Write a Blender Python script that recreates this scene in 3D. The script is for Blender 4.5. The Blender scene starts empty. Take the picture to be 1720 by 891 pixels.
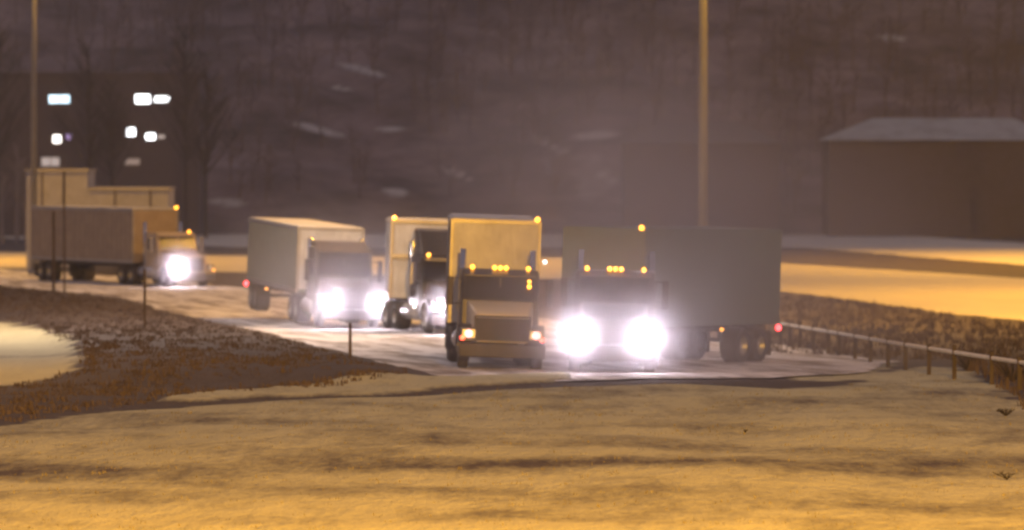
import bpy, bmesh, math, random
import numpy as np
from mathutils import Vector, Matrix, noise
R = math.radians
random.seed(7)
S = bpy.context.scene
COL = S.collection

# ------------------------------------------------------------------ camera
F, W, H = 10000.0, 1720.0, 891.0
CAM_Z, HORIZON = 6.0, 250.0
cam = bpy.data.cameras.new('camera'); cam_o = bpy.data.objects.new('camera', cam); COL.objects.link(cam_o)
cam.sensor_width = 36; cam.lens = F / W * 36
cam_o.location = (0, 0, CAM_Z)
cam_o.rotation_euler = (R(90) - math.atan((H / 2 - HORIZON) / F), 0, 0)
cam.clip_start = 0.5; cam.clip_end = 4000
cam.dof.use_dof = True; cam.dof.focus_distance = 118; cam.dof.aperture_fstop = 1.5
S.camera = cam_o

# ------------------------------------------------------------------ night sky glow, exposure, sampling
w = bpy.data.worlds.new('World'); S.world = w; w.use_nodes = True
nt = w.node_tree; bg = nt.nodes['Background']
sky = nt.nodes.new('ShaderNodeTexSky'); sky.sky_type = 'NISHITA'; sky.sun_disc = False
sky.sun_elevation = R(-6); sky.sun_rotation = R(200)
add = nt.nodes.new('ShaderNodeMixRGB'); add.blend_type = 'ADD'; add.inputs[0].default_value = 1
add.inputs[2].default_value = (0.72, 0.63, 0.82, 1)     # town glow in low cloud
nt.links.new(sky.outputs[0], add.inputs[1]); nt.links.new(add.outputs[0], bg.inputs[0])
bg.inputs[1].default_value = 0.25
S.view_settings.view_transform = 'Standard'; S.view_settings.look = 'None'
S.view_settings.exposure = 0; S.view_settings.gamma = 1
S.cycles.max_bounces = 5; S.cycles.volume_bounces = 1; S.cycles.diffuse_bounces = 2
S.cycles.filter_width = 2.4
S.cycles.sample_clamp_indirect = 3.0
S.cycles.use_denoising = True

SODIUM = (1.0, 0.48, 0.035)
HEAD = (1.0, 0.86, 0.97)
HAZE_DENSITY = 0.00025
HAZE_G = 0.6
BEAM = 176.0        # headlight cone in degrees

# ------------------------------------------------------------------ helpers
def base_h(y):
    return float(np.interp(y, [150, 165, 211, 221, 250, 300], [0, -.1, -.6, -.7, -.9, -1.0]))

def P(px, py):
    lo, hi = 20.0, 3000.0
    for _ in range(60):
        D = (lo + hi) / 2
        if CAM_Z - (py - HORIZON) / F * D > base_h(D): lo = D
        else: hi = D
    return ((px - 860) / F * D, D)

def at(px, py, D):           # world point seen at that pixel at distance D
    return ((px - 860) / F * D, D, CAM_Z - (py - HORIZON) / F * D)

def tag(o, label=None, cat=None, group=None, kind=None):
    if label: o['label'] = label
    if cat: o['category'] = cat
    if group: o['group'] = group
    if kind: o['kind'] = kind
    return o

def empty(name, loc, rot=(0, 0, 0)):
    o = bpy.data.objects.new(name, None); COL.objects.link(o)
    o.location = loc; o.rotation_euler = rot; o.empty_display_size = .3
    return o

class MB:
    def __init__(s, M=None): s.bm = bmesh.new(); s.M = M or Matrix()
    def _put(s, verts): 
        for v in verts: v.co = s.M @ v.co
    def box(s, x0, x1, y0, y1, z0, z1, bev=0.0, taper=None):
        vs = [s.bm.verts.new(c) for c in
              [(x0,y0,z0),(x1,y0,z0),(x1,y1,z0),(x0,y1,z0),(x0,y0,z1),(x1,y0,z1),(x1,y1,z1),(x0,y1,z1)]]
        fs = [s.bm.faces.new([vs[i] for i in f]) for f in
              [(0,3,2,1),(4,5,6,7),(0,1,5,4),(1,2,6,5),(2,3,7,6),(3,0,4,7)]]
        if taper: taper(vs)
        if bev > 0:
            es = list({e for f in fs for e in f.edges})
            r = bmesh.ops.bevel(s.bm, geom=es, offset=bev, segments=2, affect='EDGES', profile=.6)
            allv = set(r['verts']) | {v for f in r['faces'] for v in f.verts}
            # vertices of the remaining original faces
            allv |= {v for f in fs if f.is_valid for v in f.verts}
            s._put(allv)
        else: s._put(vs)
        return s
    def prism(s, prof, x0, x1, inset=0.0):     # prof = [(y,z)...] extruded along x
        a = [s.bm.verts.new((x0, y, z)) for y, z in prof]; b = [s.bm.verts.new((x1, y, z)) for y, z in prof]
        n = len(prof)
        s.bm.faces.new(a); s.bm.faces.new(b[::-1])
        for i in range(n): s.bm.faces.new((a[i], b[i], b[(i+1) % n], a[(i+1) % n]))
        s._put(a + b); return s
    def cyl(s, p0, p1, r0, r1=None, n=14, cap=True):
        r1 = r0 if r1 is None else r1
        p0, p1 = Vector(p0), Vector(p1); d = (p1 - p0).normalized()
        u = d.orthogonal().normalized(); v = d.cross(u)
        A = [s.bm.verts.new(p0 + (u*math.cos(t) + v*math.sin(t))*r0) for t in [2*math.pi*i/n for i in range(n)]]
        B = [s.bm.verts.new(p1 + (u*math.cos(t) + v*math.sin(t))*r1) for t in [2*math.pi*i/n for i in range(n)]]
        for i in range(n): s.bm.faces.new((A[i], A[(i+1)%n], B[(i+1)%n], B[i]))
        if cap: s.bm.faces.new(A[::-1]); s.bm.faces.new(B)
        s._put(A + B); return s
    def lathe(s, c, axis, prof, n=24):          # prof = [(along, radius)], closed ring profile
        c = Vector(c); d = Vector(axis).normalized(); u = d.orthogonal().normalized(); v = d.cross(u)
        rings = []
        for a, r in prof:
            rings.append([s.bm.verts.new(c + d*a + (u*math.cos(t) + v*math.sin(t))*r) for t in [2*math.pi*i/n for i in range(n)]])
        for k in range(len(rings)-1):
            for i in range(n):
                s.bm.faces.new((rings[k][i], rings[k][(i+1)%n], rings[k+1][(i+1)%n], rings[k+1][i]))
        for r_ in rings: s._put(r_)
        return s
    def tube(s, pts, r, n=8):
        for a, b in zip(pts[:-1], pts[1:]): s.cyl(a, b, r, n=n)
        return s
    def quad(s, *pts):
        vs = [s.bm.verts.new(p) for p in pts]; s.bm.faces.new(vs); s._put(vs); return s
    def build(s, name, m, parent=None, smooth=False):
        bmesh.ops.recalc_face_normals(s.bm, faces=s.bm.faces)
        me = bpy.data.meshes.new(name); s.bm.to_mesh(me); s.bm.free()
        me.materials.append(m)
        if smooth:
            for p in me.polygons: p.use_smooth = True
        o = bpy.data.objects.new(name, me); COL.objects.link(o)
        if parent: o.parent = parent
        return o

def raw_mesh(name, verts, faces, m, parent=None, attrs=None, smooth=False):
    me = bpy.data.meshes.new(name); me.from_pydata(verts, [], faces); me.update()
    if attrs:
        for k, vals in attrs.items():
            a = me.attributes.new(k, 'FLOAT', 'POINT'); a.data.foreach_set('value', np.asarray(vals, dtype=np.float32))
    me.materials.append(m)
    if smooth: me.polygons.foreach_set('use_smooth', [True]*len(me.polygons))
    o = bpy.data.objects.new(name, me); COL.objects.link(o)
    if parent: o.parent = parent
    return o

# ------------------------------------------------------------------ materials
def mat(name):
    m = bpy.data.materials.new(name); m.use_nodes = True
    return m, m.node_tree, m.node_tree.nodes['Principled BSDF']

def nz(t, scale, detail=4, vec=None, rough=.55):
    n = t.nodes.new('ShaderNodeTexNoise'); n.inputs['Scale'].default_value = scale
    n.inputs['Detail'].default_value = detail; n.inputs['Roughness'].default_value = rough
    if vec: t.links.new(vec, n.inputs['Vector'])
    return n.outputs['Fac']
def coords(t, scale=(1, 1, 1), rotz=0, kind='Object'):
    tc = t.nodes.new('ShaderNodeTexCoord'); mp = t.nodes.new('ShaderNodeMapping')
    t.links.new(tc.outputs[kind], mp.inputs[0]); mp.inputs['Scale'].default_value = scale; mp.inputs['Rotation'].default_value = (0, 0, rotz)
    return mp.outputs[0]
def ramp(t, fac, a, b, ca=(0,0,0,1), cb=(1,1,1,1)):
    r = t.nodes.new('ShaderNodeValToRGB'); r.color_ramp.elements[0].position = a; r.color_ramp.elements[1].position = b
    r.color_ramp.elements[0].color = ca; r.color_ramp.elements[1].color = cb
    t.links.new(fac, r.inputs[0]); return r.outputs[0]
def mix(t, fac, a, b, blend='MIX'):
    n = t.nodes.new('ShaderNodeMixRGB'); n.blend_type = blend
    for i, v in ((0, fac), (1, a), (2, b)):
        if hasattr(v, 'is_output') or isinstance(v, bpy.types.NodeSocket): t.links.new(v, n.inputs[i])
        elif i == 0: n.inputs[0].default_value = v
        else: n.inputs[i].default_value = (*v, 1) if len(v) == 3 else v
    return n.outputs[0]
def mth(t, op, a, b=None):
    n = t.nodes.new('ShaderNodeMath'); n.operation = op
    for i, v in ((0, a), (1, b)):
        if v is None: continue
        if isinstance(v, bpy.types.NodeSocket): t.links.new(v, n.inputs[i])
        else: n.inputs[i].default_value = v
    return n.outputs[0]
def bump(t, p, h, strength=.5, dist=.05):
    b = t.nodes.new('ShaderNodeBump'); b.inputs['Strength'].default_value = strength; b.inputs['Distance'].default_value = dist
    t.links.new(h, b.inputs['Height']); t.links.new(b.outputs[0], p.inputs['Normal'])

def paint(name, c, rough=.4, dirt=.35, metallic=0.0, dirtc=(.11, .085, .065)):
    m, t, p = mat(name)
    v = coords(t)
    n1 = nz(t, 1.7, 6, v); n2 = nz(t, 9, 4, coords(t, (1, 1, .25)))
    f = mth(t, 'MULTIPLY', ramp(t, mth(t, 'ADD', mth(t, 'MULTIPLY', n1, .6), mth(t, 'MULTIPLY', n2, .4)), .38, .66), dirt)
    t.links.new(mix(t, f, c, dirtc), p.inputs['Base Color'])
    p.inputs['Roughness'].default_value = rough; p.inputs['Metallic'].default_value = metallic
    return m

def emis(name, c, s, base=(.8, .8, .8)):
    m, t, p = mat(name)
    v = coords(t); n = nz(t, 14, 2, v)
    t.links.new(mix(t, mth(t, 'MULTIPLY', n, .5), c, tuple(q*.6 for q in c)), p.inputs['Emission Color'])
    p.inputs['Base Color'].default_value = (*base, 1)
    p.inputs['Emission Strength'].default_value = s; p.inputs['Roughness'].default_value = .2
    return m

def snow_material(name, streak=None, dark=.35, c=(.78, .79, .83), dirtc=(.17, .13, .10), dark_lo=.45, dark_hi=.7):
    m, t, p = mat(name)
    v = coords(t)
    n = nz(t, .6, 7, v, .62)
    if streak is not None:
        tc = t.nodes.new('ShaderNodeTexCoord'); mp_ = t.nodes.new('ShaderNodeMapping'); mp_.vector_type = 'TEXTURE'
        t.links.new(tc.outputs['Object'], mp_.inputs[0]); mp_.inputs['Rotation'].default_value = (0, 0, streak); mp_.inputs['Scale'].default_value = (.75, 9, 1)
        vs = mp_.outputs[0]
        n = mth(t, 'ADD', mth(t, 'MULTIPLY', n, .35), mth(t, 'MULTIPLY', nz(t, 1.0, 6, vs, .6), .65))
    f = mth(t, 'MULTIPLY', ramp(t, n, dark_lo, dark_hi), dark)
    t.links.new(mix(t, f, c, dirtc), p.inputs['Base Color'])
    p.inputs['Roughness'].default_value = .75
    bump(t, p, mth(t, 'ADD', n, mth(t, 'MULTIPLY', nz(t, 4, 5, v), .4)), .8, .25)
    return m

M = {}
M['dark_paint'] = paint('dark_blue_paint', (.035, .04, .06), .35, .5)
M['brown_paint'] = paint('dull_brown_paint', (.07, .06, .055), .5, .4)
M['roof_lit'] = paint('lit_roof_white', (.80, .78, .72), .5, .1)  # roof colour raised to carry the lamplight on it
M['lit_hood'] = paint('lit_hood_paint', (.70, .64, .50), .45, .15)  # pale colour stands for lamplight along the hood top
M['maroon'] = paint('maroon_paint', (.10, .03, .035), .35, .5)
M['grey_paint'] = paint('grey_paint', (.20, .20, .21), .4, .5)
M['tan_paint'] = paint('tan_paint', (.50, .40, .27), .45, .35)
M['black_paint'] = paint('black_paint', (.02, .02, .024), .3, .35)
M['white_box'] = paint('white_aluminium_panel', (.66, .66, .64), .5, .35)
M['grey_box'] = paint('grey_shaded_panel', (.15, .205, .20), .6, .4)  # box colour darkened and cooled for the side away from the lamps
M['dark_box'] = paint('dark_grey_panel', (.14, .19, .185), .6, .4)
M['brown_box'] = paint('brown_panel', (.36, .28, .20), .6, .4)
M['trim'] = paint('trailer_trim', (.42, .41, .40), .4, .4, .4)
M['chrome'] = paint('chrome', (.62, .62, .64), .22, .25, 1.0)
M['dark_chrome'] = paint('dull_dark_metal', (.03, .027, .025), .6, .4, .1)
M['tank'] = paint('polished_tank', (.72, .72, .74), .3, .2, .7)
M['rubber'] = paint('tyre_rubber', (.022, .021, .02), .85, .6)
M['rim'] = paint('steel_rim', (.38, .38, .38), .4, .5, .6)
M['chassis'] = paint('chassis_steel', (.035, .033, .03), .7, .5)
M['post'] = paint('galvanised_steel', (.22, .225, .25), .6, .35, .1)
M['dark_post'] = paint('dark_steel_post', (.05, .03, .025), .7, .5)
M['wood_post'] = paint('weathered_wood', (.045, .034, .03), .85, .5)
M['rail'] = paint('snow_crusted_rail', (.85, .80, .70), .6, .2)
M['wall_beige'] = paint('beige_render_wall', (.46, .46, .48), .85, .3)
M['wall_dark'] = paint('dark_wall', (.135, .11, .118), .85, .4)
M['wall_mid'] = paint('brown_siding', (.15, .125, .12), .85, .4)
M['wall_hid'] = paint('dark_weathered_siding', (.145, .118, .128), .9, .5)
M['roof_snow'] = snow_material('snowy_roof', None, .6, (.46, .48, .45), (.22, .20, .18))
M['frame'] = paint('window_frame', (.22, .20, .18), .6, .3)
m, t, p = mat('dark_glass'); p.inputs['Roughness'].default_value = .22
t.links.new(mix(t, nz(t, 3, 3, coords(t)), (.012, .012, .015), (.05, .045, .05)), p.inputs['Base Color']); M['glass'] = m
m, t, p = mat('dull_glass'); p.inputs['Roughness'].default_value = .7; p.inputs['Specular IOR Level'].default_value = .1
t.links.new(mix(t, nz(t, 3, 3, coords(t)), (.03, .03, .03), (.06, .055, .05)), p.inputs['Base Color']); M['dull_glass'] = m
M['amber'] = emis('amber_lamp', (1.0, .36, .02), 9)
M['amber_dim'] = emis('amber_lamp_dim', (1.0, .36, .03), 4)
M['red'] = emis('red_lamp', (1.0, .03, .05), 10)
M['head_on'] = emis('headlight_lens_bright', HEAD, 160)
M['head_dim'] = emis('headlight_lens_dim', (1.0, .33, .36), 3.5)
M['head_off'] = emis('headlight_lens_off', (1, 1, 1), 0)
M['marker_red_ring'] = emis('red_turn_lamp', (1.0, .06, .03), 6)
M['clear'] = emis('white_glint', (1.0, .95, .95), 6)  # glowing dot for a glint at the mirror
M['sodium_lens'] = emis('sodium_lens', SODIUM, 60)
M['win_cool'] = emis('lit_window_cool', (.62, .86, 1.0), 3.2)
M['win_white'] = emis('lit_window_white', (.96, .98, 1.0), 7)
M['win_warm'] = emis('lit_window_warm', (1.0, .92, .84), 4.5)
M['win_violet'] = emis('lit_window_violet', (.55, .35, .85), .7)
M['win_faint'] = emis('lit_window_faint', (1.0, .74, .62), .14)
M['win_dull'] = emis('lit_window_dull', (1.0, .86, .80), .38)
M['bark'] = paint('bark', (.19, .145, .135), .9, .5)
M['bark_dark'] = paint('dark_bark', (.06, .05, .052), .9, .4)
M['twig'] = paint('dark_twigs', (.025, .02, .015), .9, .3)
M['birch'] = paint('pale_bark', (.32, .28, .28), .9, .5)

# ------------------------------------------------------------------ ground
def poly(pts): return np.array([P(*p) for p in pts])
def inside(poly_, X, Y):
    c = np.zeros(X.shape, bool); n = len(poly_); j = n-1
    for i in range(n):
        xi, yi = poly_[i]; xj, yj = poly_[j]
        cond = ((yi > Y) != (yj > Y))
        with np.errstate(divide='ignore', invalid='ignore'):
            c ^= cond & (X < (xj-xi)*(Y-yi)/(yj-yi+1e-12)+xi)
        j = i
    return c

FIELD = poly([(-400,745),(0,716),(150,694),(270,682),(420,676),(600,668),(760,662),(860,656),(1010,651),(1150,648),(1300,655),(1420,650),(1480,628),(1560,612),(1625,618),(1650,640),(1720,672),(2100,760),(2100,1100),(-400,1100)])
PATCH = poly([(-250,560),(-100,540),(0,545),(60,560),(115,580),(135,605),(130,625),(90,638),(0,647),(-120,655),(-250,640)])
RIDGE = poly([(270,672),(330,662),(450,655),(560,648),(700,640),(860,632),(960,628),(960,640),(860,645),(740,655),(620,667),(560,664),(430,669),(300,677)])
WRIGHT = poly([(1200,606),(1290,604),(1400,612),(1500,606),(1478,632),(1400,640),(1330,636),(1300,622),(1200,628)])
BANK = poly([(-500,478),(0,486),(170,502),(400,557),(600,612),(700,636),(620,650),(450,640),(300,650),(140,640),(135,600),(60,556),(0,540),(-500,520)])
RSLOPE = poly([(1290,500),(1420,505),(1720,548),(2200,640),(2200,800),(1720,690),(1640,630),(1600,604),(1400,600),(1290,592)])
DIRT1 = poly([(-400,650),(0,648),(140,636),(330,652),(520,645),(700,640),(560,655),(300,668),(150,690),(0,712),(-400,742)])

def fbm(x, y, s, o=4):
    return noise.fractal(Vector((x*s, y*s, 3.1)), 1.0, 2.0, o)

def hfun(x, y, field, bank):
    h = base_h(y)
    if y < 160: h += field*(.13*fbm(x, y*.45, .16, 3) - .0*math.exp(-((y-113-1.5*math.sin(x*.18))/2.2)**2) + .05)
    h += bank*.35
    return h

xs = np.concatenate([np.linspace(-260, -34, 24), np.arange(-32, 32.1, .45), np.linspace(34, 260, 24)])
ys = np.concatenate([np.linspace(-20, 78, 12), np.arange(80, 160, .55), np.arange(160, 260, .8), np.arange(260, 480, 2.5), np.linspace(482, 900, 20)])
XX, YY = np.meshgrid(xs, ys)
nx, ny = len(xs), len(ys)
pert = np.array([[fbm(x, y, .22) for x in xs] for y in ys]); pert2 = np.array([[fbm(x+77, y, .9, 3) for x in xs] for y in ys])
PX = XX + pert2*.35; PY = YY + pert*1.6 + pert2*.6
mf = inside(FIELD, PX, PY).astype(float); mp = inside(PATCH, PX, PY).astype(float)
mr = inside(RIDGE, PX, PY).astype(float); mw = inside(WRIGHT, PX, PY).astype(float)
mb = inside(BANK, PX, PY).astype(float)
def blur(a, k):
    for _ in range(k):
        b = a.copy(); b[1:-1, 1:-1] = (a[1:-1,1:-1]*2 + a[:-2,1:-1]+a[2:,1:-1]+a[1:-1,:-2]+a[1:-1,2:])/6; a = b
    return a
mfb, mbb = blur(mf, 6), blur(mb, 6)
# snow amount: 1 clean snow .. 0 dead grass
band = np.exp(-((YY-112.5-1.0*np.sin(XX*.18))/3.0)**2)
snow = mf*(.74 + .36*pert - .30*band) + mp*.95 + mr*.85 + mw*.8
snow = np.where((mf + mp + mr + mw) == 0, .10 + .16*pert, snow)
dimw = mp*np.exp(-((YY - P(40, 602)[1])/2.0)**2)
snow = np.where((mb > 0) & (mp + mr == 0), -.22 + .10*pert, snow)
snow = np.clip(snow - .35*dimw, -.3, 1)
verts = []
for j in range(ny):
    for i in range(nx):
        x, y = xs[i], ys[j]
        z = hfun(x, y, mfb[j, i], mbb[j, i]) + .10*mr[j, i] + .06*mp[j, i]
        verts.append((x, y, z - .03))
faces = [(j*nx+i, j*nx+i+1, (j+1)*nx+i+1, (j+1)*nx+i) for j in range(ny-1) for i in range(nx-1)]

m, t, p = mat('snow_and_dead_grass')
at_ = t.nodes.new('ShaderNodeAttribute'); at_.attribute_name = 'snow'
v = coords(t, (1, .22, 1))
n1 = nz(t, 1.1, 8, v, .65); n2 = nz(t, 6, 6, v, .6)
s_ = mth(t, 'ADD', at_.outputs['Fac'], mth(t, 'MULTIPLY', mth(t, 'SUBTRACT', n1, .5), .9))
s_ = mth(t, 'ADD', s_, mth(t, 'MULTIPLY', mth(t, 'SUBTRACT', n2, .5), .5))
sf = ramp(t, s_, .25, .85)
grass = mix(t, nz(t, 2.3, 6, v), (.045, .034, .03), (.12, .09, .078))
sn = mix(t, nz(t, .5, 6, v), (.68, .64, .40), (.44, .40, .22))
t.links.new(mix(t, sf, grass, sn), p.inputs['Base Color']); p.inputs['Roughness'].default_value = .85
bump(t, p, mth(t, 'ADD', mth(t, 'MULTIPLY', n1, 1.0), mth(t, 'ADD', mth(t, 'MULTIPLY', n2, .5), mth(t, 'MULTIPLY', nz(t, 3.2, 4, coords(t, (1, .35, 1))), 1.0))), .55, .22)
M['ground'] = m
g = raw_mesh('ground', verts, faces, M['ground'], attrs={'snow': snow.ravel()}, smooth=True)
tag(g, kind='structure')

def sheet(name, pts, m, lift, step=.8, rag=(.25, .5), xstep=3.0):
    po = poly(pts); y0, y1 = po[:,1].min(), po[:,1].max()
    rows = []
    y = y0 + .01
    while y < y1:
        cr = []
        n = len(po)
        for i in range(n):
            (xa, ya), (xb, yb) = po[i], po[(i+1) % n]
            if (ya > y) != (yb > y): cr.append(xa + (y-ya)/(yb-ya)*(xb-xa))
        cr.sort()
        if len(cr) >= 2:
            a, b = cr[0] + fbm(1, y, .35, 4)*rag[0]*2, cr[-1] + fbm(50, y, .35, 4)*rag[0]*2
            rows.append((y, a, b))
        y += step
    N = 30
    vs, fs = [], []
    for (y, a, b) in rows:
        for k in range(N+1):
            x = a + (b-a)*k/N
            yy = y + (fbm(x*.5, y*.2, .5, 3)*rag[1] if 0 < 1 else 0)
            vs.append((x, yy, base_h(yy) + lift))
    for r in range(len(rows)-1):
        for k in range(N):
            fs.append((r*(N+1)+k, r*(N+1)+k+1, (r+1)*(N+1)+k+1, (r+1)*(N+1)+k))
    o = raw_mesh(name, vs, fs, m, smooth=True); tag(o, kind='structure'); return o

a0, a1 = P(100, 480), P(740, 600)
rd = math.atan2(a1[0]-a0[0], -(a1[1]-a0[1]))      # heading of the ramp from +Y
sheet('access_road', [(-600,440),(0,452),(283,470),(400,484),(560,498),(760,520),(1000,545),(1260,575),(1400,594),(1490,608),(1450,628),(1300,636),(1150,634),(1000,640),(900,642),(740,638),(600,612),(400,557),(170,502),(0,488),(-600,474)],
      snow_material('packed_snow_road', rd, .85, c=(.86, .84, .84), dark_lo=.46, dark_hi=.58), .012)
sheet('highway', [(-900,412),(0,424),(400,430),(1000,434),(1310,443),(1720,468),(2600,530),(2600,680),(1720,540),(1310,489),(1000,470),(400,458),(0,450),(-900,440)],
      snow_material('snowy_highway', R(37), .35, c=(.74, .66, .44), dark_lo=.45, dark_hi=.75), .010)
sheet('far_road', [(-900,378),(0,385),(400,388),(1310,387),(1500,395),(1720,409),(2600,450),(2600,480),(1720,446),(1500,429),(1310,413),(400,416),(0,401),(-900,392)],
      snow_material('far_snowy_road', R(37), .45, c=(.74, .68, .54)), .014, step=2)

# ------------------------------------------------------------------ hill
hx = np.concatenate([np.linspace(-300,-52,20), np.arange(-50, 50, .8), np.linspace(52, 300, 20)])
hy = np.concatenate([np.arange(478, 600, .8), np.linspace(604, 900, 16)])
def hill_h(x, y):
    t_ = max(0, y-486)
    h = -1.2 + 30*(1-math.exp(-(t_/90)**1.25)) + t_*.08
    return h + min(1, t_/12)*(1.6*fbm(x, y, .035, 3) + .4*fbm(x, y, .2, 3))
HPATCH = [(530,217,62,7,14),(655,217,30,5,0),(768,292,34,6,24),(932,248,34,5,26),(1015,296,30,5,30),(1075,345,40,5,15),(610,118,50,6,15),(575,150,25,4,10),(1495,64,32,6,5),(1425,271,38,5,15),(1650,303,60,6,-14),(665,323,26,8,8),(380,340,40,9,5),(1000,228,48,9,-4)]
hv, hs = [], []
for y in hy:
    for x in hx:
        z = hill_h(x, y); hv.append((x, y, z))
        px = 860 + x/y*F; py = HORIZON + (CAM_Z - z)/y*F
        s = 0
        for cx, cy, rx, ry, a in HPATCH:
            a = R(a); dx, dy = px-cx, py-cy
            u = (dx*math.cos(a)+dy*math.sin(a))/rx; q = (-dx*math.sin(a)+dy*math.cos(a))/ry
            s = max(s, 1 - (u*u+q*q)*.6)
        e = ((px-1030)/210)**2 + ((py-300-.3*(px-1030))/75)**2
        s = max(s, .46*(1-e*.8) + .25*fbm(x, y*.6, .25, 3)*(e < 1.2))
        hs.append(max(0, s))
nhx = len(hx)
hf = [(j*nhx+i, j*nhx+i+1, (j+1)*nhx+i+1, (j+1)*nhx+i) for j in range(len(hy)-1) for i in range(nhx-1)]
m, t, p = mat('hillside_leaf_litter')
at_ = t.nodes.new('ShaderNodeAttribute'); at_.attribute_name = 'snow'
v = coords(t)
litter = mix(t, ramp(t, nz(t, .12, 7, v, .65), .35, .65), (.09, .07, .068), (.31, .235, .225))
sf = ramp(t, mth(t, 'ADD', at_.outputs['Fac'], mth(t, 'MULTIPLY', mth(t, 'SUBTRACT', nz(t, .8, 5, v), .5), .7)), .35, .8)
t.links.new(mix(t, sf, litter, (.55, .52, .48)), p.inputs['Base Color']); p.inputs['Roughness'].default_value = .95
tag(raw_mesh('hillside', hv, hf, m, attrs={'snow': hs}, smooth=True), kind='structure')

# ------------------------------------------------------------------ vegetation
def blades(name, m, n, region, hmin, hmax, wid, per=5, droop=.5, where=None, colour=None):
    vs, fs = [], []; k = 0; tries = 0
    x0, y0 = region.min(0); x1, y1 = region.max(0)
    x0 = max(x0, -34); x1 = min(x1, 34)
    while k < n and tries < n*20:
        tries += 1
        x, y = random.uniform(x0, x1), random.uniform(y0, y1)
        if not inside(region, np.array([x]), np.array([y]))[0]: continue
        if fbm(x, y, .35, 3) < random.uniform(-.5, .25): continue
        k += 1
        i = np.clip(np.searchsorted(xs, x), 0, nx-1); j = np.clip(np.searchsorted(ys, y), 0, ny-1)
        z = verts[j*nx+i][2] - .02
        hh = random.uniform(hmin, hmax)
        for _ in range(per):
            a = random.uniform(0, 6.28); l = hh*random.uniform(.5, 1); d = random.uniform(.1, droop)*l
            bx, by = x+random.uniform(-.12, .12), y+random.uniform(-.12, .12)
            ca, sa = math.cos(a), math.sin(a); b = len(vs)
            w_ = wid*random.uniform(.6, 1.3)
            vs += [(bx-sa*w_, by+ca*w_, z), (bx+sa*w_, by-ca*w_, z), (bx+ca*d*.4+sa*w_*.7, by+sa*d*.4-ca*w_*.7, z+l*.6), (bx+ca*d*.4-sa*w_*.7, by+sa*d*.4+ca*w_*.7, z+l*.6), (bx+ca*d, by+sa*d, z+l)]
            fs += [(b, b+1, b+2, b+3), (b+3, b+2, b+4)]
    o = raw_mesh(name, vs, fs, m); return o

def straw(name, a, b):
    m, t, p = mat(name); t.links.new(mix(t, nz(t, 1.2, 5, coords(t)), a, b), p.inputs['Base Color']); p.inputs['Roughness'].default_value = .9; return m
M['straw_dark'] = straw('dead_grass_dark', (.05, .038, .036), (.125, .09, .082))
M['straw'] = straw('dead_grass', (.13, .11, .06), (.27, .23, .12))
tag(blades('dead_grass', M['straw_dark'], 5200, BANK, .05, .2, .022, 6), 'dark brown dead grass covering the bank left of the access road', 'grass', kind='stuff')
tag(blades('trodden_grass', M['straw_dark'], 1500, DIRT1, .08, .2, .02, 5), 'low brown grass between the snowy patch and the foreground snow', 'grass', kind='stuff')
tag(blades('roadside_weeds', M['straw_dark'], 2600, RSLOPE, .08, .42, .018, 7), 'tangled brown roadside weeds around the rail on the right', 'weeds', kind='stuff')
tag(blades('field_stubble', M['straw'], 2600, FIELD, .03, .10, .010, 4), 'short straw stubble poking through the foreground snow', 'stubble', kind='stuff')

def shrub(loc, r, h, n, m, label, group):
    vs, fs = [], []
    def stick(p, q, w0, w1):
        d = (q-p).normalized(); u = d.orthogonal().normalized(); v_ = d.cross(u); b = len(vs)
        for k in range(3):
            a = k*2.094; o_ = u*math.cos(a)+v_*math.sin(a); vs.append(tuple(p+o_*w0)); vs.append(tuple(q+o_*w1))
        for k in range(3):
            k2 = (k+1) % 3; fs.append((b+2*k, b+2*k2, b+2*k2+1, b+2*k+1))
    for _ in range(n):
        a = random.uniform(0, 6.28); rr = r*random.uniform(.3, 1)
        p0 = Vector((0, 0, 0)); p1 = Vector((math.cos(a)*rr*.5, math.sin(a)*rr*.5, h*random.uniform(.35, .7)))
        p2 = Vector((math.cos(a)*rr, math.sin(a)*rr, h*random.uniform(.6, 1)))
        stick(p0, p1, .012, .008); stick(p1, p2, .008, .003)
        for _k in range(3):
            q = p1.lerp(p2, random.random()); stick(q, q+Vector((random.uniform(-.2,.2)*r, random.uniform(-.2,.2)*r, random.uniform(.0,.3)*h)), .006, .002)
    o = raw_mesh('shrub', vs, fs, m); o.location = loc
    return tag(o, label, 'shrub', group)
GRP = 'bare shrubs by the road and in the field'
def gz(x, y):
    i = np.clip(np.searchsorted(xs, x), 0, nx-1); j = np.clip(np.searchsorted(ys, y), 0, ny-1); return verts[j*nx+i][2]
for (px, py, r, h, lab) in [(1690,700,.3,.16,'small bare shrub in the yellow snow below the right end of the rail'),
                            (1692,806,.32,.15,'low twiggy shrub at the dark dip, near the right edge of the photo'),
                            (1252,724,.10,.07,'tiny dark twig tuft alone in the snow below the front lorry rear wheels'),
                            (1625,622,.9,.7,'dark bushy shrub beside the guard rail where the road snow ends'),
                            (1700,640,1.2,.9,'wide dark shrub under the guard rail at the right edge')]:
    x, y = P(px, py); shrub((x, y, gz(x, y)), r, h, 34 if h > .15 else 10, M['twig'], lab, GRP)

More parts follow.
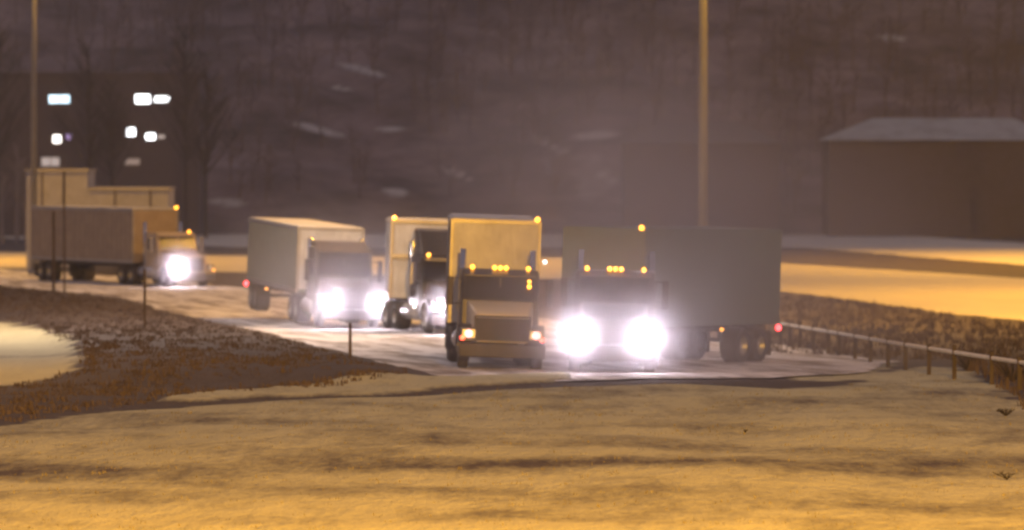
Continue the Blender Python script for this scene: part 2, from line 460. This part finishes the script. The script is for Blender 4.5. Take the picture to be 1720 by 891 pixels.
# wooded mass on the hill
def wood():
    vs, fs = [], []
    def stick(p, q, w0, w1):
        d = (q-p).normalized(); side = Vector((d.z, 0, -d.x)); 
        if side.length < .01: side = Vector((1, 0, 0))
        side.normalize(); b = len(vs); up = Vector((0, 1, 0))
        for o_, in ((side,), ((side*-.5+up*.87),), ((side*-.5-up*.87),)):
            vs.append(tuple(p+o_*w0)); vs.append(tuple(q+o_*w1))
        for k in range(3):
            k2 = (k+1) % 3; fs.append((b+2*k, b+2*k2, b+2*k2+1, b+2*k+1))
    for _ in range(900):
        y = 492 + 110*random.random()**1.2; x = random.uniform(-62, 62)
        z = hill_h(x, y); hgt = random.uniform(3, 8)
        px = 860+x/y*F; top = HORIZON+(CAM_Z-z-hgt)/y*F; bot = HORIZON+(CAM_Z-z)/y*F
        if any(abs(px-c[0]) < c[2]+25 and top < c[1]+8 and bot > c[1] for c in HPATCH) and random.random() < .85: continue
        base = Vector((x, y, z-.2)); lean = Vector((random.uniform(-.1,.1), 0, 1)).normalized()
        stick(base, base+lean*hgt, .10, .02)
        for k in range(11):
            f_ = random.uniform(.2, .95); p0 = base+lean*hgt*f_
            a = random.uniform(0, 6.28); l = hgt*.38*(1.15-f_)
            p1 = p0+Vector((math.cos(a)*l, math.sin(a)*l, l*random.uniform(.4, 1.1)))
            stick(p0, p1, .04, .012)
            for _q in range(3):
                q0 = p0.lerp(p1, random.uniform(.3, 1)); stick(q0, q0+Vector((random.uniform(-1,1), random.uniform(-1,1), random.uniform(.1,1)))*l*.45, .018, .008)
    return raw_mesh('woodland', vs, fs, M['bark'])
tag(wood(), 'dense leafless woodland covering the dark hillside', 'woodland', kind='stuff')

def bare_tree(px, D, hgt, label, m=None, group='pale leafless trees by the left edge'):
    x = (px-860)/F*D; z = base_h(D) if D < 486 else hill_h(x, D)
    r = empty('bare_tree', (x, D, z)); tag(r, label, 'tree', group)
    t_ = MB(); pts = [(0,0,-.2),(random.uniform(-.1,.1),0,hgt*.5),(random.uniform(-.2,.2),.1,hgt)]
    t_.cyl(pts[0], pts[1], .16, .11, 8); t_.cyl(pts[1], pts[2], .11, .03, 8); t_.build('trunk', m or M['birch'], r)
    c = MB()
    for k in range(26 if hgt < 9 else 60):
        f_ = random.uniform(.35, .98); p0 = Vector(pts[1]).lerp(Vector(pts[2]), f_*2-1) if f_ > .5 else Vector(pts[0]).lerp(Vector(pts[1]), f_*2)
        a = random.uniform(0, 6.28); l = hgt*.26*(1.2-f_)
        p1 = p0+Vector((math.cos(a)*l, math.sin(a)*l, l*random.uniform(.8, 1.6))); c.cyl(p0, p1, .03 if hgt < 9 else .07, .015, 4)
        for q in range(4):
            q0 = p0.lerp(p1, random.uniform(.3, 1)); c.cyl(q0, q0+Vector((random.uniform(-.5,.5), random.uniform(-.5,.5), random.uniform(.2,.8)))*l*.6, .012 if hgt < 9 else .035, .008, 3)
    c.build('crown', m or M['birch'], r)
bare_tree(4, 440, 5.0, 'pale bare tree nearest the left edge of the photo')
bare_tree(28, 445, 7.0, 'tall pale bare tree left of the left light pole')
bare_tree(44, 430, 4.2, 'short pale bare tree just left of the beige building')

for px_, D_, h_, lab in [(150,462,15,'dark bare tree between the lit windows of the left block'),(188,458,12,'dark bare tree just left of the pair of white windows'),
                         (312,460,16,'tall dark bare tree at the right end of the dark block'),(345,464,13,'dark bare tree standing just right of the dark block'),
                         (-6,462,16,'dark bare tree cut by the left edge of the photo')]:
    bare_tree(px_, D_, h_, lab, M['bark_dark'], 'dark leafless trees in front of the block')

# ------------------------------------------------------------------ buildings
def facade_window(par, M4, x0, x1, z0, z1, m, y=0):
    f_ = MB(M4); e = .07
    f_.box(x0-e, x1+e, y-.06, y+.05, z1, z1+e); f_.box(x0-e, x1+e, y-.06, y+.05, z0-e, z0)
    f_.box(x0-e, x0, y-.06, y+.05, z0, z1); f_.box(x1, x1+e, y-.06, y+.05, z0, z1)
    if x1-x0 > 1.4: f_.box((x0+x1)/2-.03, (x0+x1)/2+.03, y-.05, y+.05, z0, z1)
    w_ = f_.build('window', M['frame'], par)
    g_ = MB(M4); g_.box(x0, x1, y-.02, y+.03, z0, z1); g_.build('pane', m, w_)

def apartment(px0, px1, ytop, D, lit, label, roofm, cols):
    x0, x1 = (px0-860)/F*D, (px1-860)/F*D; gx = (x0+x1)/2
    ztop = CAM_Z-(ytop-HORIZON)/F*D; zb = -1.2
    r = empty('apartment_building', (gx, D, zb)); tag(r, label, 'building')
    hw = (x1-x0)/2; hh = ztop-zb
    b = MB(); b.box(-hw, hw, 0, 12, 0, hh); b.build('wall', M['wall_dark'], r)
    q = MB(); q.box(-hw-.3, hw+.3, -.3, 12.3, hh+.003, hh+.35, .05); q.build('roof', roofm, r)
    T = Matrix.Translation((0, -.03, 0))
    for (wx, wy, ww, wh, mm) in lit:
        cx = (wx-860)/F*D-gx; cz = CAM_Z-(wy-HORIZON)/F*D-zb
        a, c = ww/F*D/2, wh/F*D/2
        facade_window(r, T, cx-a, cx+a, cz-c, cz+c, mm)
    return r, hw, hh
lit = [(100,167,34,13,M['win_cool']),(240,167,24,14,M['win_white']),(272,167,24,9,M['win_white']),(96,234,13,13,M['win_warm']),(116,230,9,9,M['win_violet']),
       (220,222,14,13,M['win_white']),(253,230,15,10,M['win_white']),(271,230,12,6,M['win_dull']),(85,272,30,14,M['win_dull']),(222,272,26,10,M['win_faint'])]
apartment(-40, 335, 128, 476, lit, 'dark apartment block with a few brightly lit windows behind the left light pole', M['wall_dark'], 4)

def hip_house(px0, px1, yeave, yridge, D, label, hip_l, hip_r, wins, dim=None):
    x0, x1 = (px0-860)/F*D, (px1-860)/F*D; gx = (x0+x1)/2; hw = (x1-x0)/2
    ze = CAM_Z-(yeave-HORIZON)/F*D; zr = CAM_Z-(yridge-HORIZON)/F*D; zb = -1.2
    r = empty('house', (gx, D, zb)); tag(r, label, 'building')
    he, hr = ze-zb, zr-zb
    b = MB(); b.box(-hw+.4, hw-.4, .4, 11.6, 0, he-.003); b.build('wall', M['wall_hid'], r)
    rf = MB(); bm = rf.bm; ov = 0
    lo = [bm.verts.new(c) for c in [(-hw, 0, he), (hw, 0, he), (hw, 12, he), (-hw, 12, he)]]
    lo2 = [bm.verts.new(c) for c in [(-hw, 0, he-.0), ]]
    hi = [bm.verts.new((-hw+hip_l, 6, hr)), bm.verts.new((hw-hip_r, 6, hr))]
    bm.faces.new((lo[0], lo[1], hi[1], hi[0])); bm.faces.new((lo[2], lo[3], hi[0], hi[1]))
    bm.faces.new((lo[1], lo[2], hi[1])); bm.faces.new((lo[3], lo[0], hi[0])); bm.faces.new(lo[::-1])
    bm.verts.remove(lo2[0])
    rf.build('roof', M['wall_mid'] if dim else M['roof_snow'], r)
    T = Matrix.Translation((0, .38, 0))
    for k in range(wins):
        cx = -hw+2.2+k*(2*hw-4.4)/max(1, wins-1)
        for cz in (he*.3, he*.72): facade_window(r, T, cx-.55, cx+.55, cz-.6, cz+.6, M['dull_glass'])
hip_house(1385, 1800, 236, 198, 474, 'long dark house with a pale snowy hipped roof at the right edge', 4.2, 4.2, 0)
hip_house(1040, 1318, 241, 206, 482, 'dark house with a faint greyish roof behind the right light pole', 3.4, 3.4, 0, 'dim')

# beige roadside building with a stepped top
D = 336; x0, xm, x1 = [(p_-860)/F*D for p_ in (44, 147, 283)]
r = empty('roadside_building', ((x0+x1)/2, D, base_h(D))); tag(r, 'beige flat roofed building with a taller left section behind the brown lorry', 'building')
zt1 = CAM_Z-(288-HORIZON)/F*D-base_h(D); zt2 = CAM_Z-(319-HORIZON)/F*D-base_h(D); c = (x0+x1)/2
b = MB(); b.prism([(0,-.1),(6,-.1),(6,zt1),(0,zt1)], x0-c, xm-c); b.prism([(.003,-.1),(5.9,-.1),(5.9,zt2),(.003,zt2)], xm-c+.002, x1-c); b.build('wall', M['wall_beige'], r)
b = MB(); b.box(x0-c-.08, xm-c+.08, -.08, 6.08, zt1, zt1+.12); b.box(xm-c+.09, x1-c+.08, -.08, 6, zt2, zt2+.12); b.build('roof', M['trim'], r)
for k, xx in enumerate([-3.1, -1.9, 1.0, 3.0]):
    b = MB(); b.cyl((xx, -.08, 0), (xx, -.08, (zt1 if k < 2 else zt2)-.05), .05, n=8); b.build('downpipe', M['wall_mid'], r)
b = MB(); b.box(-.6, 1.6, -.05, .04, 0, 2.6); b.build('door', M['frame'], r)

# ------------------------------------------------------------------ poles, lamps, rail
def street_lamp(x, y, hgt, arms, power, label, rad=.17, z=None, group='street lamps along the roads', cone=150, spot=None, colour=SODIUM):
    z = base_h(y) if z is None else z
    r = empty('street_lamp', (x, y, z)); tag(r, label, 'street lamp', group)
    b = MB(); b.cyl((0,0,-.1), (0,0,hgt), rad, rad*.6, 16); b.build('pole', M['post'], r, True)
    b = MB(); b.cyl((0,0,0), (0,0,.35), rad*1.7, rad*1.5, 12); b.build('base', M['post'], r)
    for (dx, dy) in arms:
        L = 2.4
        b = MB(); b.tube([(0,0,hgt-.3), (dx*L*.5,dy*L*.5,hgt+.25), (dx*L,dy*L,hgt+.35)], .05); b.build('arm', M['post'], r)
        hd = MB(); a = math.atan2(dy, dx); hd.M = Matrix.Translation((dx*L, dy*L, hgt+.35)) @ Matrix.Rotation(a, 4, 'Z')
        hd.box(-.1, .75, -.17, .17, -.02, .16, .04); ho = hd.build('lamp_head', M['post'], r)
        le = MB(hd.M); le.box(.1, .68, -.13, .13, -.07, -.025); le.build('lens', M['sodium_lens'], ho)
        ld = bpy.data.lights.new('sodium_lamp', 'SPOT'); ld.energy = power; ld.color = colour; ld.shadow_soft_size = .25
        ld.spot_size = R(cone); ld.spot_blend = .5
        lo = bpy.data.objects.new('sodium_lamp', ld); COL.objects.link(lo); lo.parent = r
        if spot:
            ld.spot_size = R(spot[0]); ld.spot_blend = .6; lo.rotation_euler = Vector(spot[1]).to_track_quat('-Z', 'Y').to_euler()
        lo.location = hd.M @ Vector((.4, 0, -.16))
    return r
x, y, _ = at(1181, 0, 236)
street_lamp(x, y, 25, [(1, 0), (-1, 0)], 16000, 'tall slim light pole rising behind the front lorry', .2)
street_lamp(34.5, 366, 40, [(-1, 0)], 150000, 'sodium street lamp between the two snowy roads beyond the right edge of the photo', cone=118)
x, y, _ = at(57, 0, 330)
street_lamp(x, y, 25, [(1, 0)], 15000, 'tall slim light pole rising behind the beige building at the left', .2)
street_lamp(26, 284, 36, [(-1, 0)], 88000, 'sodium street lamp on the far side of the highway, beyond the right edge', cone=140)
street_lamp(22.2, 226, 30, [(-1, 0)], 34000, 'sodium street lamp on the near side of the highway, beyond the right edge', cone=140)
street_lamp(-37, 372, 22, [(1, 0)], 30000, 'sodium street lamp beside the far road, its head above the photo')
street_lamp(-21.5, 208, 22, [(1, 0)], 30000, 'white street lamp beside the queue of lorries beyond the left edge', cone=150, colour=(1.0, .80, .68))
street_lamp(-27, 158, 11.5, [(1, 0)], 7000, 'sodium street lamp beside the grass bank beyond the left edge of the photo')
street_lamp(11, 32, 24, [(0, 1), (.3, .95)], 430000, 'high floodlight mast behind the viewpoint lighting the field and the lorry fronts', .25, spot=(40, (-.09, 1, -.27)))

def stake(px, pyb, pyt, label, w_=.045, m=None):
    x, y = P(px, pyb); z = gz(x, y)
    h_ = CAM_Z-(pyt-HORIZON)/F*y - z
    b = MB(); b.box(-w_, w_, -.02, .02, -.1, h_, .006); b.box(-w_*.35, w_*.35, -.045, -.022, -.1, h_-.02)
    o = b.build('roadside_post', m or M['dark_post']); o.location = (x, y, z)
    tag(o, label, 'post', 'thin dark posts along the grass bank')
stake(588, 609, 543, 'short dark stake on the bank edge in front of the bright headlights')
stake(243, 568, 452, 'thin dark post standing in the grass bank below the brown lorry')
stake(90, 500, 355, 'taller dark post in front of the rear of the brown lorry', .07)
stake(108, 492, 288, 'tallest thin dark post in front of the beige building', .05)

# box beam guard rail with wooden posts, seen at the right
ra, rb = [], []
pts = [(1240,566),(1310,578),(1400,596),(1500,617),(1600,635),(1720,656),(1900,690)]
wp = [Vector((*P(*q), 0)) for q in pts]
for q in wp: q.z = base_h(q.y)
rr = empty('guard_rail', wp[0]); tag(rr, 'low pale snow crusted guard rail on wooden posts running to the right edge', 'guard rail')
def along(d):
    for a, b in zip(wp[:-1], wp[1:]):
        L = (b-a).length
        if d <= L: return a.lerp(b, d/L)
        d -= L
    return wp[-1]
tot = sum((b-a).length for a, b in zip(wp[:-1], wp[1:]))
b = MB()
q0 = along(0)
for k in range(1, 61):
    q1 = along(tot*k/60); o_ = wp[0]
    b.cyl(q0-o_+Vector((0,0,.68)), q1-o_+Vector((0,0,.68)), .055, n=8); q0 = q1
b.build('rail', M['rail'], rr)
d = .4
while d < tot:
    q = along(d)-wp[0]; b = MB(); b.box(q.x-.055, q.x+.055, q.y-.2, q.y-.09, q.z-.05, q.z+random.uniform(.74, .92), .01); b.build('post', M['wood_post'], rr)
    d += random.uniform(1.7, 3.2)*1.6

# ------------------------------------------------------------------ lorries
def wheel(par, x, y, r=.51, w_=.28, out=1, M4=None, side=None):
    o = empty('wheel', (0, 0, 0)); o.parent = par
    T = (M4 or Matrix()) @ Matrix.Translation((x, y, r))
    a = MB(T); h_ = w_/2
    a.lathe((0,0,0), (1,0,0), [(-h_, r*.56), (-h_, r*.9), (-h_*.8, r), (h_*.8, r), (h_, r*.9), (h_, r*.56)], 26); a.build('tyre', M['rubber'], o, True)
    s = out
    a = MB(T); a.lathe((0,0,0), (1,0,0), [(s*h_*.9, r*.58), (s*h_*.6, r*.5), (s*h_*.1, r*.42), (s*h_*.15, r*.2), (s*h_*.7, r*.17), (s*h_*.75, .001)], 22); a.build('rim', M['rim'], o, True)
    return o

def lamp(par, name, T, x, y, z, r, m, ax=(0, -1, 0), label=None):
    a = MB(T); a.lathe((x, y, z), ax, [(-.02, r*1.15), (.02, r*1.15), (.035, r), (.06, r*.75), (.07, .001)], 12)
    o = a.build(name, m, par, True)
    if label: o['label'] = label
    return o

def headlamp(par, x, y, z, lit, power, aim=(0, -1, .02), mm=None, mist=0, world=None, msig=.5):
    a = MB(); a.box(x-.2, x+.2, y, y+.12, z-.14, z+.14, .03); h_ = a.build('headlight', M['chrome'], par)
    a = MB(); a.lathe((x, y-.012, z), (0, -1, 0), [(-.005, .115), (.012, .115), (.03, .08), (.035, .001)], 16)
    a.build('lens', mm or (M['head_on'] if lit else M['head_off']), h_, True)
    if power:
        ld = bpy.data.lights.new('headlight_beam', 'SPOT'); ld.energy = power; ld.color = HEAD; ld.shadow_soft_size = .09
        ld.spot_size = R(BEAM); ld.spot_blend = .6
        lo = bpy.data.objects.new('headlight_beam', ld); COL.objects.link(lo); lo.parent = par
        lo.location = (x, y-.06, z)
        lo.rotation_euler = Vector(aim).to_track_quat('-Z', 'Y').to_euler()
    if mist:
        Wm = Matrix.LocRotScale(world.location, world.rotation_euler, None)
        MISTS.append((Wm @ Vector((x, y-.25, z+.03)), mist, msig))
    return h_

MISTS = []
def lorry(name, label, X, Dy, yaw, tyaw, cabm, boxm, tlen=13.6, theight=4.05, roll=2.0, pitch=0, cab_h=2.72,
          heads=(1, 1), hpow=3000, mist=(0, 0), msig=.5, hmat=None, markers=(1,1,1,1,1), corners=('R',), fairing=0, tail=(), belt=False, roofm=None, tankm=None, z=None, hood_m=None, front_m=None, trim_m=None, fend_m=None, grw=.5, mirror_glint=False, ribs=True, edge_m=None):
    z0 = base_h(Dy) if z is None else z
    g = empty(name, (X, Dy, z0), (R(pitch), R(roll), R(yaw)))
    g.rotation_mode = 'XYZ'
    tag(g, label, 'lorry', 'articulated lorries queuing nose to tail in the snow')
    I = Matrix(); hood_m = hood_m or cabm
    # chassis
    a = MB(); a.box(-.45, -.30, .4, 7.0, .72, .98); a.box(.30, .45, .4, 7.0, .72, .98); a.box(-.3, .3, 1.1, 1.3, .5, .8); a.box(-.5, .5, 5.3, 6.3, .98, 1.08, .02)
    for yy in (1.25, 5.25, 6.5): a.cyl((-1.0, yy, .51), (1.0, yy, .51), .09)
    a.build('chassis', M['chassis'], g)
    # bumper
    a = MB(); a.box(-1.2, 1.2, -.02, .2, .33, .72, .05); a.box(-.75, .75, -.035, -.022, .45, .6); a.build('bumper', trim_m or M['chrome'], g)
    # hood
    def tp(vs):
        for v in vs:
            if v.co.y < .5:
                if v.co.z > 1: v.co.z -= .33; v.co.x *= .9; v.co.y += .12
                v.co.x *= .86
    a = MB(); a.box(-.93, .93, .12, 2.05, .75, 1.86, .07, tp); a.build('hood', hood_m, g, True)
    # fenders
    for s in (-1, 1):
        n_ = 12; prof = [(1.25+.72*math.cos(t_), .51+.72*math.sin(t_)) for t_ in [math.pi*k/n_ for k in range(n_+1)]]
        inner = [(1.25+.58*math.cos(t_), .51+.58*math.sin(t_)) for t_ in [math.pi*k/n_ for k in range(n_, -1, -1)]]
        a = MB(); a.prism(prof+inner, *sorted((s*.72, s*1.2)))
        a.box(*sorted((s*.70, s*1.16)), .08, .58, .74, 1.15, .05); a.build('fender', fend_m or hood_m, g)
    # grille
    a = MB(); a.box(-grw, grw, .075, .11, .8, 1.42); a.build('grille', M['chassis'], g)
    a = MB()
    for k in range(9): a.box(-grw+.02, grw-.02, .045, .074, .84+k*.065, .86+k*.065)
    a.box(-grw-.04, -grw, .04, .12, .78, 1.45); a.box(grw, grw+.04, .04, .12, .78, 1.45); a.box(-grw-.04, grw+.04, .04, .12, 1.45, 1.49)
    a.build('grille_bars', trim_m or M['chrome'], g)
    # cab
    prof = [(2.0, .85), (3.75, .85), (3.75, cab_h), (2.5, cab_h), (2.32, cab_h-.04), (2.0, 1.86)]
    a = MB(); a.prism(prof, -1.08, 1.08); o = a.build('cab', cabm, g)
    bv = o.modifiers.new('bevel', 'BEVEL'); bv.width = .05; bv.segments = 2
    a = MB(); a.quad((-.98, 2.005-.012, 1.92), (.98, 1.993, 1.92), (.92, 2.31-.03, cab_h-.12), (-.92, 2.28, cab_h-.12))
    wsh = a.build('windshield', M['glass'], g); sm = wsh.modifiers.new('s', 'SOLIDIFY'); sm.thickness = .02
    a = MB(); a.box(-.015, .015, 2.1, 2.16, 1.98, 2.5); a.build('windshield_divider', cabm, wsh)
    # sun visor
    a = MB(); a.prism([(2.02, cab_h-.16), (2.34, cab_h-.02), (2.34, cab_h-.045), (2.02, cab_h-.19)], -1.0, 1.0); a.build('sun_visor', cabm, g)
    for s in (-1, 1):
        a = MB(); a.box(*sorted((s*1.082, s*1.10)), 2.35, 3.45, .95, 2.55, .008); dr = a.build('door', cabm, g)
        a = MB(); a.box(*sorted((s*1.102, s*1.112)), 2.45, 3.3, 1.85, 2.45); a.build('side_window', M['glass'], dr)
        a = MB(); a.box(*sorted((s*1.102, s*1.14)), 3.25, 3.4, 1.6, 1.65); a.build('handle', M['chrome'], dr)
        a = MB(); a.tube([(s*1.08, 2.3, 2.45), (s*1.38, 2.15, 2.45)], .018); a.tube([(s*1.08, 2.3, 1.75), (s*1.38, 2.15, 1.75)], .018)
        a.box(*sorted((s*1.3, s*1.48)), 2.13, 2.19, 1.7, 2.5, .03); mi = a.build('mirror', trim_m or M['chrome'], g)
        if mirror_glint and s == 1: lamp(g, 'mirror_glint', I, .80, 2.0, 2.28, .05, M['amber']); lamp(g, 'mirror_glint', I, .80, 2.02, 2.42, .04, M['amber']); lamp(g, 'mirror_white_glint', I, 1.22, 2.1, 2.98, .05, M['clear'])  # glowing dots added in place of amber and white mirror reflections
        a = MB(); a.cyl((s*.98, 3.95, 1.0), (s*.98, 3.95, 3.25), .085, n=12); a.build('exhaust_stack', M['chrome'], g, True)
        a = MB(); a.cyl((s*.92, 2.7, .72), (s*.92, 4.35, .72), .3, n=20); a.build('fuel_tank', tankm or M['tank'], g, True)
        a = MB(); a.box(*sorted((s*.9, s*1.15)), 2.05, 2.6, .42, .46); a.box(*sorted((s*.9, s*1.15)), 2.05, 2.6, .75, .79); a.build('step', M['chrome'], g)
        wheel(g, s*1.02, 1.25, out=s)
        for yy in (5.25, 6.5): wheel(g, s*.95, yy, w_=.56, out=s)
        lamp(g, 'turn_lamp', I, s*1.1, .07, .86, .06, M['marker_red_ring'] if hmat else M['amber_dim'])
    if fairing:
        a = MB(); a.prism([(2.45, cab_h+.004), (3.7, cab_h+.004), (3.7, cab_h+fairing), (3.1, cab_h+fairing*.92)], -1.0, 1.0); o = a.build('roof_fairing', cabm, g)
        bv = o.modifiers.new('bevel', 'BEVEL'); bv.width = .06; bv.segments = 2
    for k, xx in enumerate((-.78, -.16, 0, .16, .78)):
        if markers[k]: lamp(g, 'marker_lamp', I, xx, 2.38, cab_h+.05, .055, M['amber'])
    zh = .98
    for s, on in ((-1, heads[0]), (1, heads[1])):
        headlamp(g, s*.93, .03, zh, on, hpow*on, aim=(math.sin(R(yaw))*-.6, -1, .05), mist=mist[0 if s < 0 else 1], world=g, msig=msig, mm=hmat)
    # trailer, articulated at the kingpin
    T = Matrix.Translation((0, 5.8, 0)) @ Matrix.Rotation(R(tyaw-yaw), 4, 'Z') @ Matrix.Translation((0, -.9, 0))
    zb, hw = 1.14, 1.26
    a = MB(T); a.box(-hw, hw, 0, tlen, zb, theight, .03); bx = a.build('trailer_box', boxm, g)
    if front_m:
        a = MB(T); a.box(-hw+.08, hw-.08, -.012, -.002, zb+.12, theight-.1); a.build('lit_front_face', front_m, bx)  # pale sheet paints the lamplight on the trailer front
    a = MB(T)
    for s in (-1, 1):
        a.box(*sorted((s*(hw+.002), s*(hw+.03))), .02, tlen-.02, zb-.02, zb+.14)
        a.box(*sorted((s*(hw+.002), s*(hw+.025))), .02, tlen-.02, theight-.12, theight+.01)
        k = .6
        while ribs and k < tlen-.3: a.box(*sorted((s*(hw+.001), s*(hw+.012))), k, k+.035, zb+.142, theight-.122); k += .6
        a.box(*sorted((s*(hw-.06), s*(hw+.02))), -.03, .015, zb, theight)
    a.box(-hw-.02, hw+.02, -.035, .012, theight-.08, theight+.015)
    if belt: a.box(-hw, hw, -.04, -.003, 2.62, 2.74)
    a.build('trailer_rails', edge_m or M['trim'], bx)
    a = MB(T); a.box(-hw+.05, hw-.05, .05, tlen-.05, theight+.003, theight+.05, .015); a.build('roof', roofm or M['snow_top'], bx)
    a = MB(T); a.box(-hw+.05, -.02, tlen+.002, tlen+.03, zb+.05, theight-.1); a.box(.02, hw-.05, tlen+.002, tlen+.03, zb+.05, theight-.1); a.build('rear_door', boxm, g)
    a = MB(T); a.box(-.5, -.36, .5, tlen-.2, .9, zb-.003); a.box(.36, .5, .5, tlen-.2, .9, zb-.003)
    for k in np.arange(1, tlen-.3, 1.2): a.box(-hw+.05, hw-.05, k, k+.06, 1.04, zb-.004)
    a.build('undercarriage', M['chassis'], g)
    for s in (-1, 1):
        a = MB(T); a.box(*sorted((s*.75, s*.87)), tlen*.19+.1, tlen*.19+.22, .3, .9); a.box(*sorted((s*.68, s*.94)), tlen*.19, tlen*.19+.32, .26, .3); a.build('landing_leg', M['chassis'], g)
        a = MB(T); a.box(*sorted((s*.75, s*1.22)), tlen-.45, tlen-.43, .2, .9); a.build('mud_flap', M['rubber'], g)
        for yy in (tlen-2.4, tlen-1.2): wheel(g, s*.97, yy, w_=.56, out=s, M4=T)
    a = MB(T); a.box(-1.1, 1.1, tlen-.05, tlen+.03, .5, .62); a.box(-.7, -.6, tlen-.05, tlen, .62, 1.0); a.box(.6, .7, tlen-.05, tlen, .62, 1.0); a.build('rear_guard', M['chassis'], g)
    for cn in ('L', 'R'):
        s = -1 if cn == 'L' else 1
        if cn in corners:
            lamp(g, 'corner_lamp', T, s*(hw-.10), -.04, theight+.075, .065, M['amber'])
        if cn in tail:
            lamp(g, 'tail_lamp', T, s*(hw+.03), tlen-.12, 1.0, .085, M['red'], (s, -.5, 0))
            lamp(g, 'side_lamp', T, s*(hw+.03), tlen*.56, 1.0, .045, M['amber_dim'], (s, -.3, 0))
    return g

M['snow_top'] = snow_material('thin_roof_snow', None, .4, (.62, .62, .64), (.2, .18, .15))
cx = lambda px, D: (px-860)/F*D
lorry('articulated_lorry', 'dark grey lorry at the front right with two blinding white headlights', cx(1026,161), 161, -2, -27, M['dark_paint'], M['dark_box'],
      trim_m=M['dark_chrome'], tankm=M['dark_chrome'], tlen=9.2, theight=3.82, roll=1.8, hpow=330, mist=(1.45, 1.5), corners=('R',), tail=('R',), ribs=False, roofm=M['dark_box'], edge_m=M['dark_box'])
lorry('articulated_lorry', 'lorry with a yellow lit box front and dim reddish headlights, second from the right', cx(842,163), 163.5, 3, 1, M['black_paint'], M['white_box'],
      heads=(1, 1), trim_m=M['dark_chrome'], fend_m=M['black_paint'], grw=.74, mirror_glint=True, hpow=3, mist=(0, 0), msig=.5, hmat=M['head_dim'], corners=('R',), hood_m=M['lit_hood'])
lorry('articulated_lorry', 'dark cabbed lorry with a pale box squeezed behind the yellow fronted lorry', cx(781,211), 211, 16, 2, M['black_paint'], M['white_box'],
      theight=3.98, heads=(1, .3), hpow=420, msig=.26, mist=(1.15, 0), fairing=1.0, markers=(1,0,0,0,0), corners=('L',), belt=True)
lorry('articulated_lorry', 'grey boxed lorry with a yellow lit roof edge and two glaring headlights, left of centre', cx(591,221), 221, 12, 10.5, M['brown_paint'], M['grey_box'],
      theight=3.62, pitch=.8, cab_h=2.95, fairing=.22, roofm=M['roof_lit'], hpow=400, msig=.26, mist=(1.15, 1.15), trim_m=M['dark_chrome'], corners=(), markers=(0,0,0,0,0), tail=('L',), front_m=M['white_box'])  # pale front and roof, grey sides: lit and shaded faces in colour
lorry('articulated_lorry', 'brown boxed lorry at the far left in front of the beige building', cx(326,301), 301, 27, 27, M['tan_paint'], M['brown_box'],
      theight=3.9, roll=0, heads=(1, 0), hpow=850, msig=.26, mist=(1.75, 0), corners=('R',), markers=(0,0,0,0,1))

# ------------------------------------------------------------------ mist added for headlight glare and lens veil, and rising exhaust steam
def mist_material(sigma, pw=1.6, g_=.7):
    m = bpy.data.materials.new('glow_mist'); m.use_nodes = True; t = m.node_tree
    t.nodes.clear(); out = t.nodes.new('ShaderNodeOutputMaterial'); pv = t.nodes.new('ShaderNodeVolumePrincipled')
    tc = t.nodes.new('ShaderNodeTexCoord'); ln = t.nodes.new('ShaderNodeVectorMath'); ln.operation = 'LENGTH'
    t.links.new(tc.outputs['Object'], ln.inputs[0])
    f = mth(t, 'MAXIMUM', mth(t, 'SUBTRACT', 1.0, ln.outputs['Value']), 0.0)
    f = mth(t, 'POWER', f, pw)
    n = nz(t, 1.6, 3, tc.outputs['Object'])
    f = mth(t, 'MULTIPLY', f, mth(t, 'ADD', .45, mth(t, 'MULTIPLY', n, 1.1)))
    t.links.new(mth(t, 'MULTIPLY', f, sigma), pv.inputs['Density'])
    pv.inputs['Color'].default_value = (.95, .93, .98, 1); pv.inputs['Anisotropy'].default_value = g_
    t.links.new(pv.outputs[0], out.inputs['Volume'])
    m.cycles.volume_step_rate = 1.0
    return m
MM = {q: mist_material(q, .8, .55) for q in (.5, .26)}
def puff(name, loc, scale, m, label):
    bm = bmesh.new(); bmesh.ops.create_icosphere(bm, subdivisions=3, radius=1.0)
    me = bpy.data.meshes.new(name); bm.to_mesh(me); bm.free(); me.materials.append(m)
    o = bpy.data.objects.new(name, me); COL.objects.link(o); o.location = loc; o.scale = scale
    return tag(o, label, 'mist', kind='stuff')
for k, (loc, r_, sg) in enumerate(MISTS):
    puff('glow_mist', loc, (r_, r_, r_), MM[sg], 'ball of mist added for the glare of a bright headlight')  # added volume; its scatter makes the bloom round the lens
puff('veil_plume', (5.0, 159.5, 2.4), (8.8, 7.5, 5.8), mist_material(.095, 1.1), 'pale exhaust steam thickened to give the lens veil round the front lorry')  # steam made denser and set forward to give the lens veil
puff('veil_plume', (-6.4, 217.5, .9), (7.0, 7.5, 3.9), mist_material(.045, 1.1), 'pale steam added for the headlight veil round the lorries left of centre')  # added plume, placed forward so the headlights veil these lorries

puff('veil_plume', (2.6, 168, 6.2), (6.5, 6, 4.6), mist_material(.06, 1.0), 'faint exhaust steam rising above the two front lorries')

# ------------------------------------------------------------------ frozen haze
b = MB(); b.box(-320, 320, -30, 1000, -4, 70)
m = bpy.data.materials.new('haze'); m.use_nodes = True; t = m.node_tree
t.nodes.clear(); out = t.nodes.new('ShaderNodeOutputMaterial'); pv = t.nodes.new('ShaderNodeVolumePrincipled')
pv.inputs['Color'].default_value = (.93, .92, .95, 1); pv.inputs['Density'].default_value = HAZE_DENSITY; pv.inputs['Anisotropy'].default_value = HAZE_G
t.links.new(pv.outputs[0], out.inputs['Volume'])
tag(b.build('haze', m), 'thin frozen haze filling the night air', 'haze', kind='stuff')
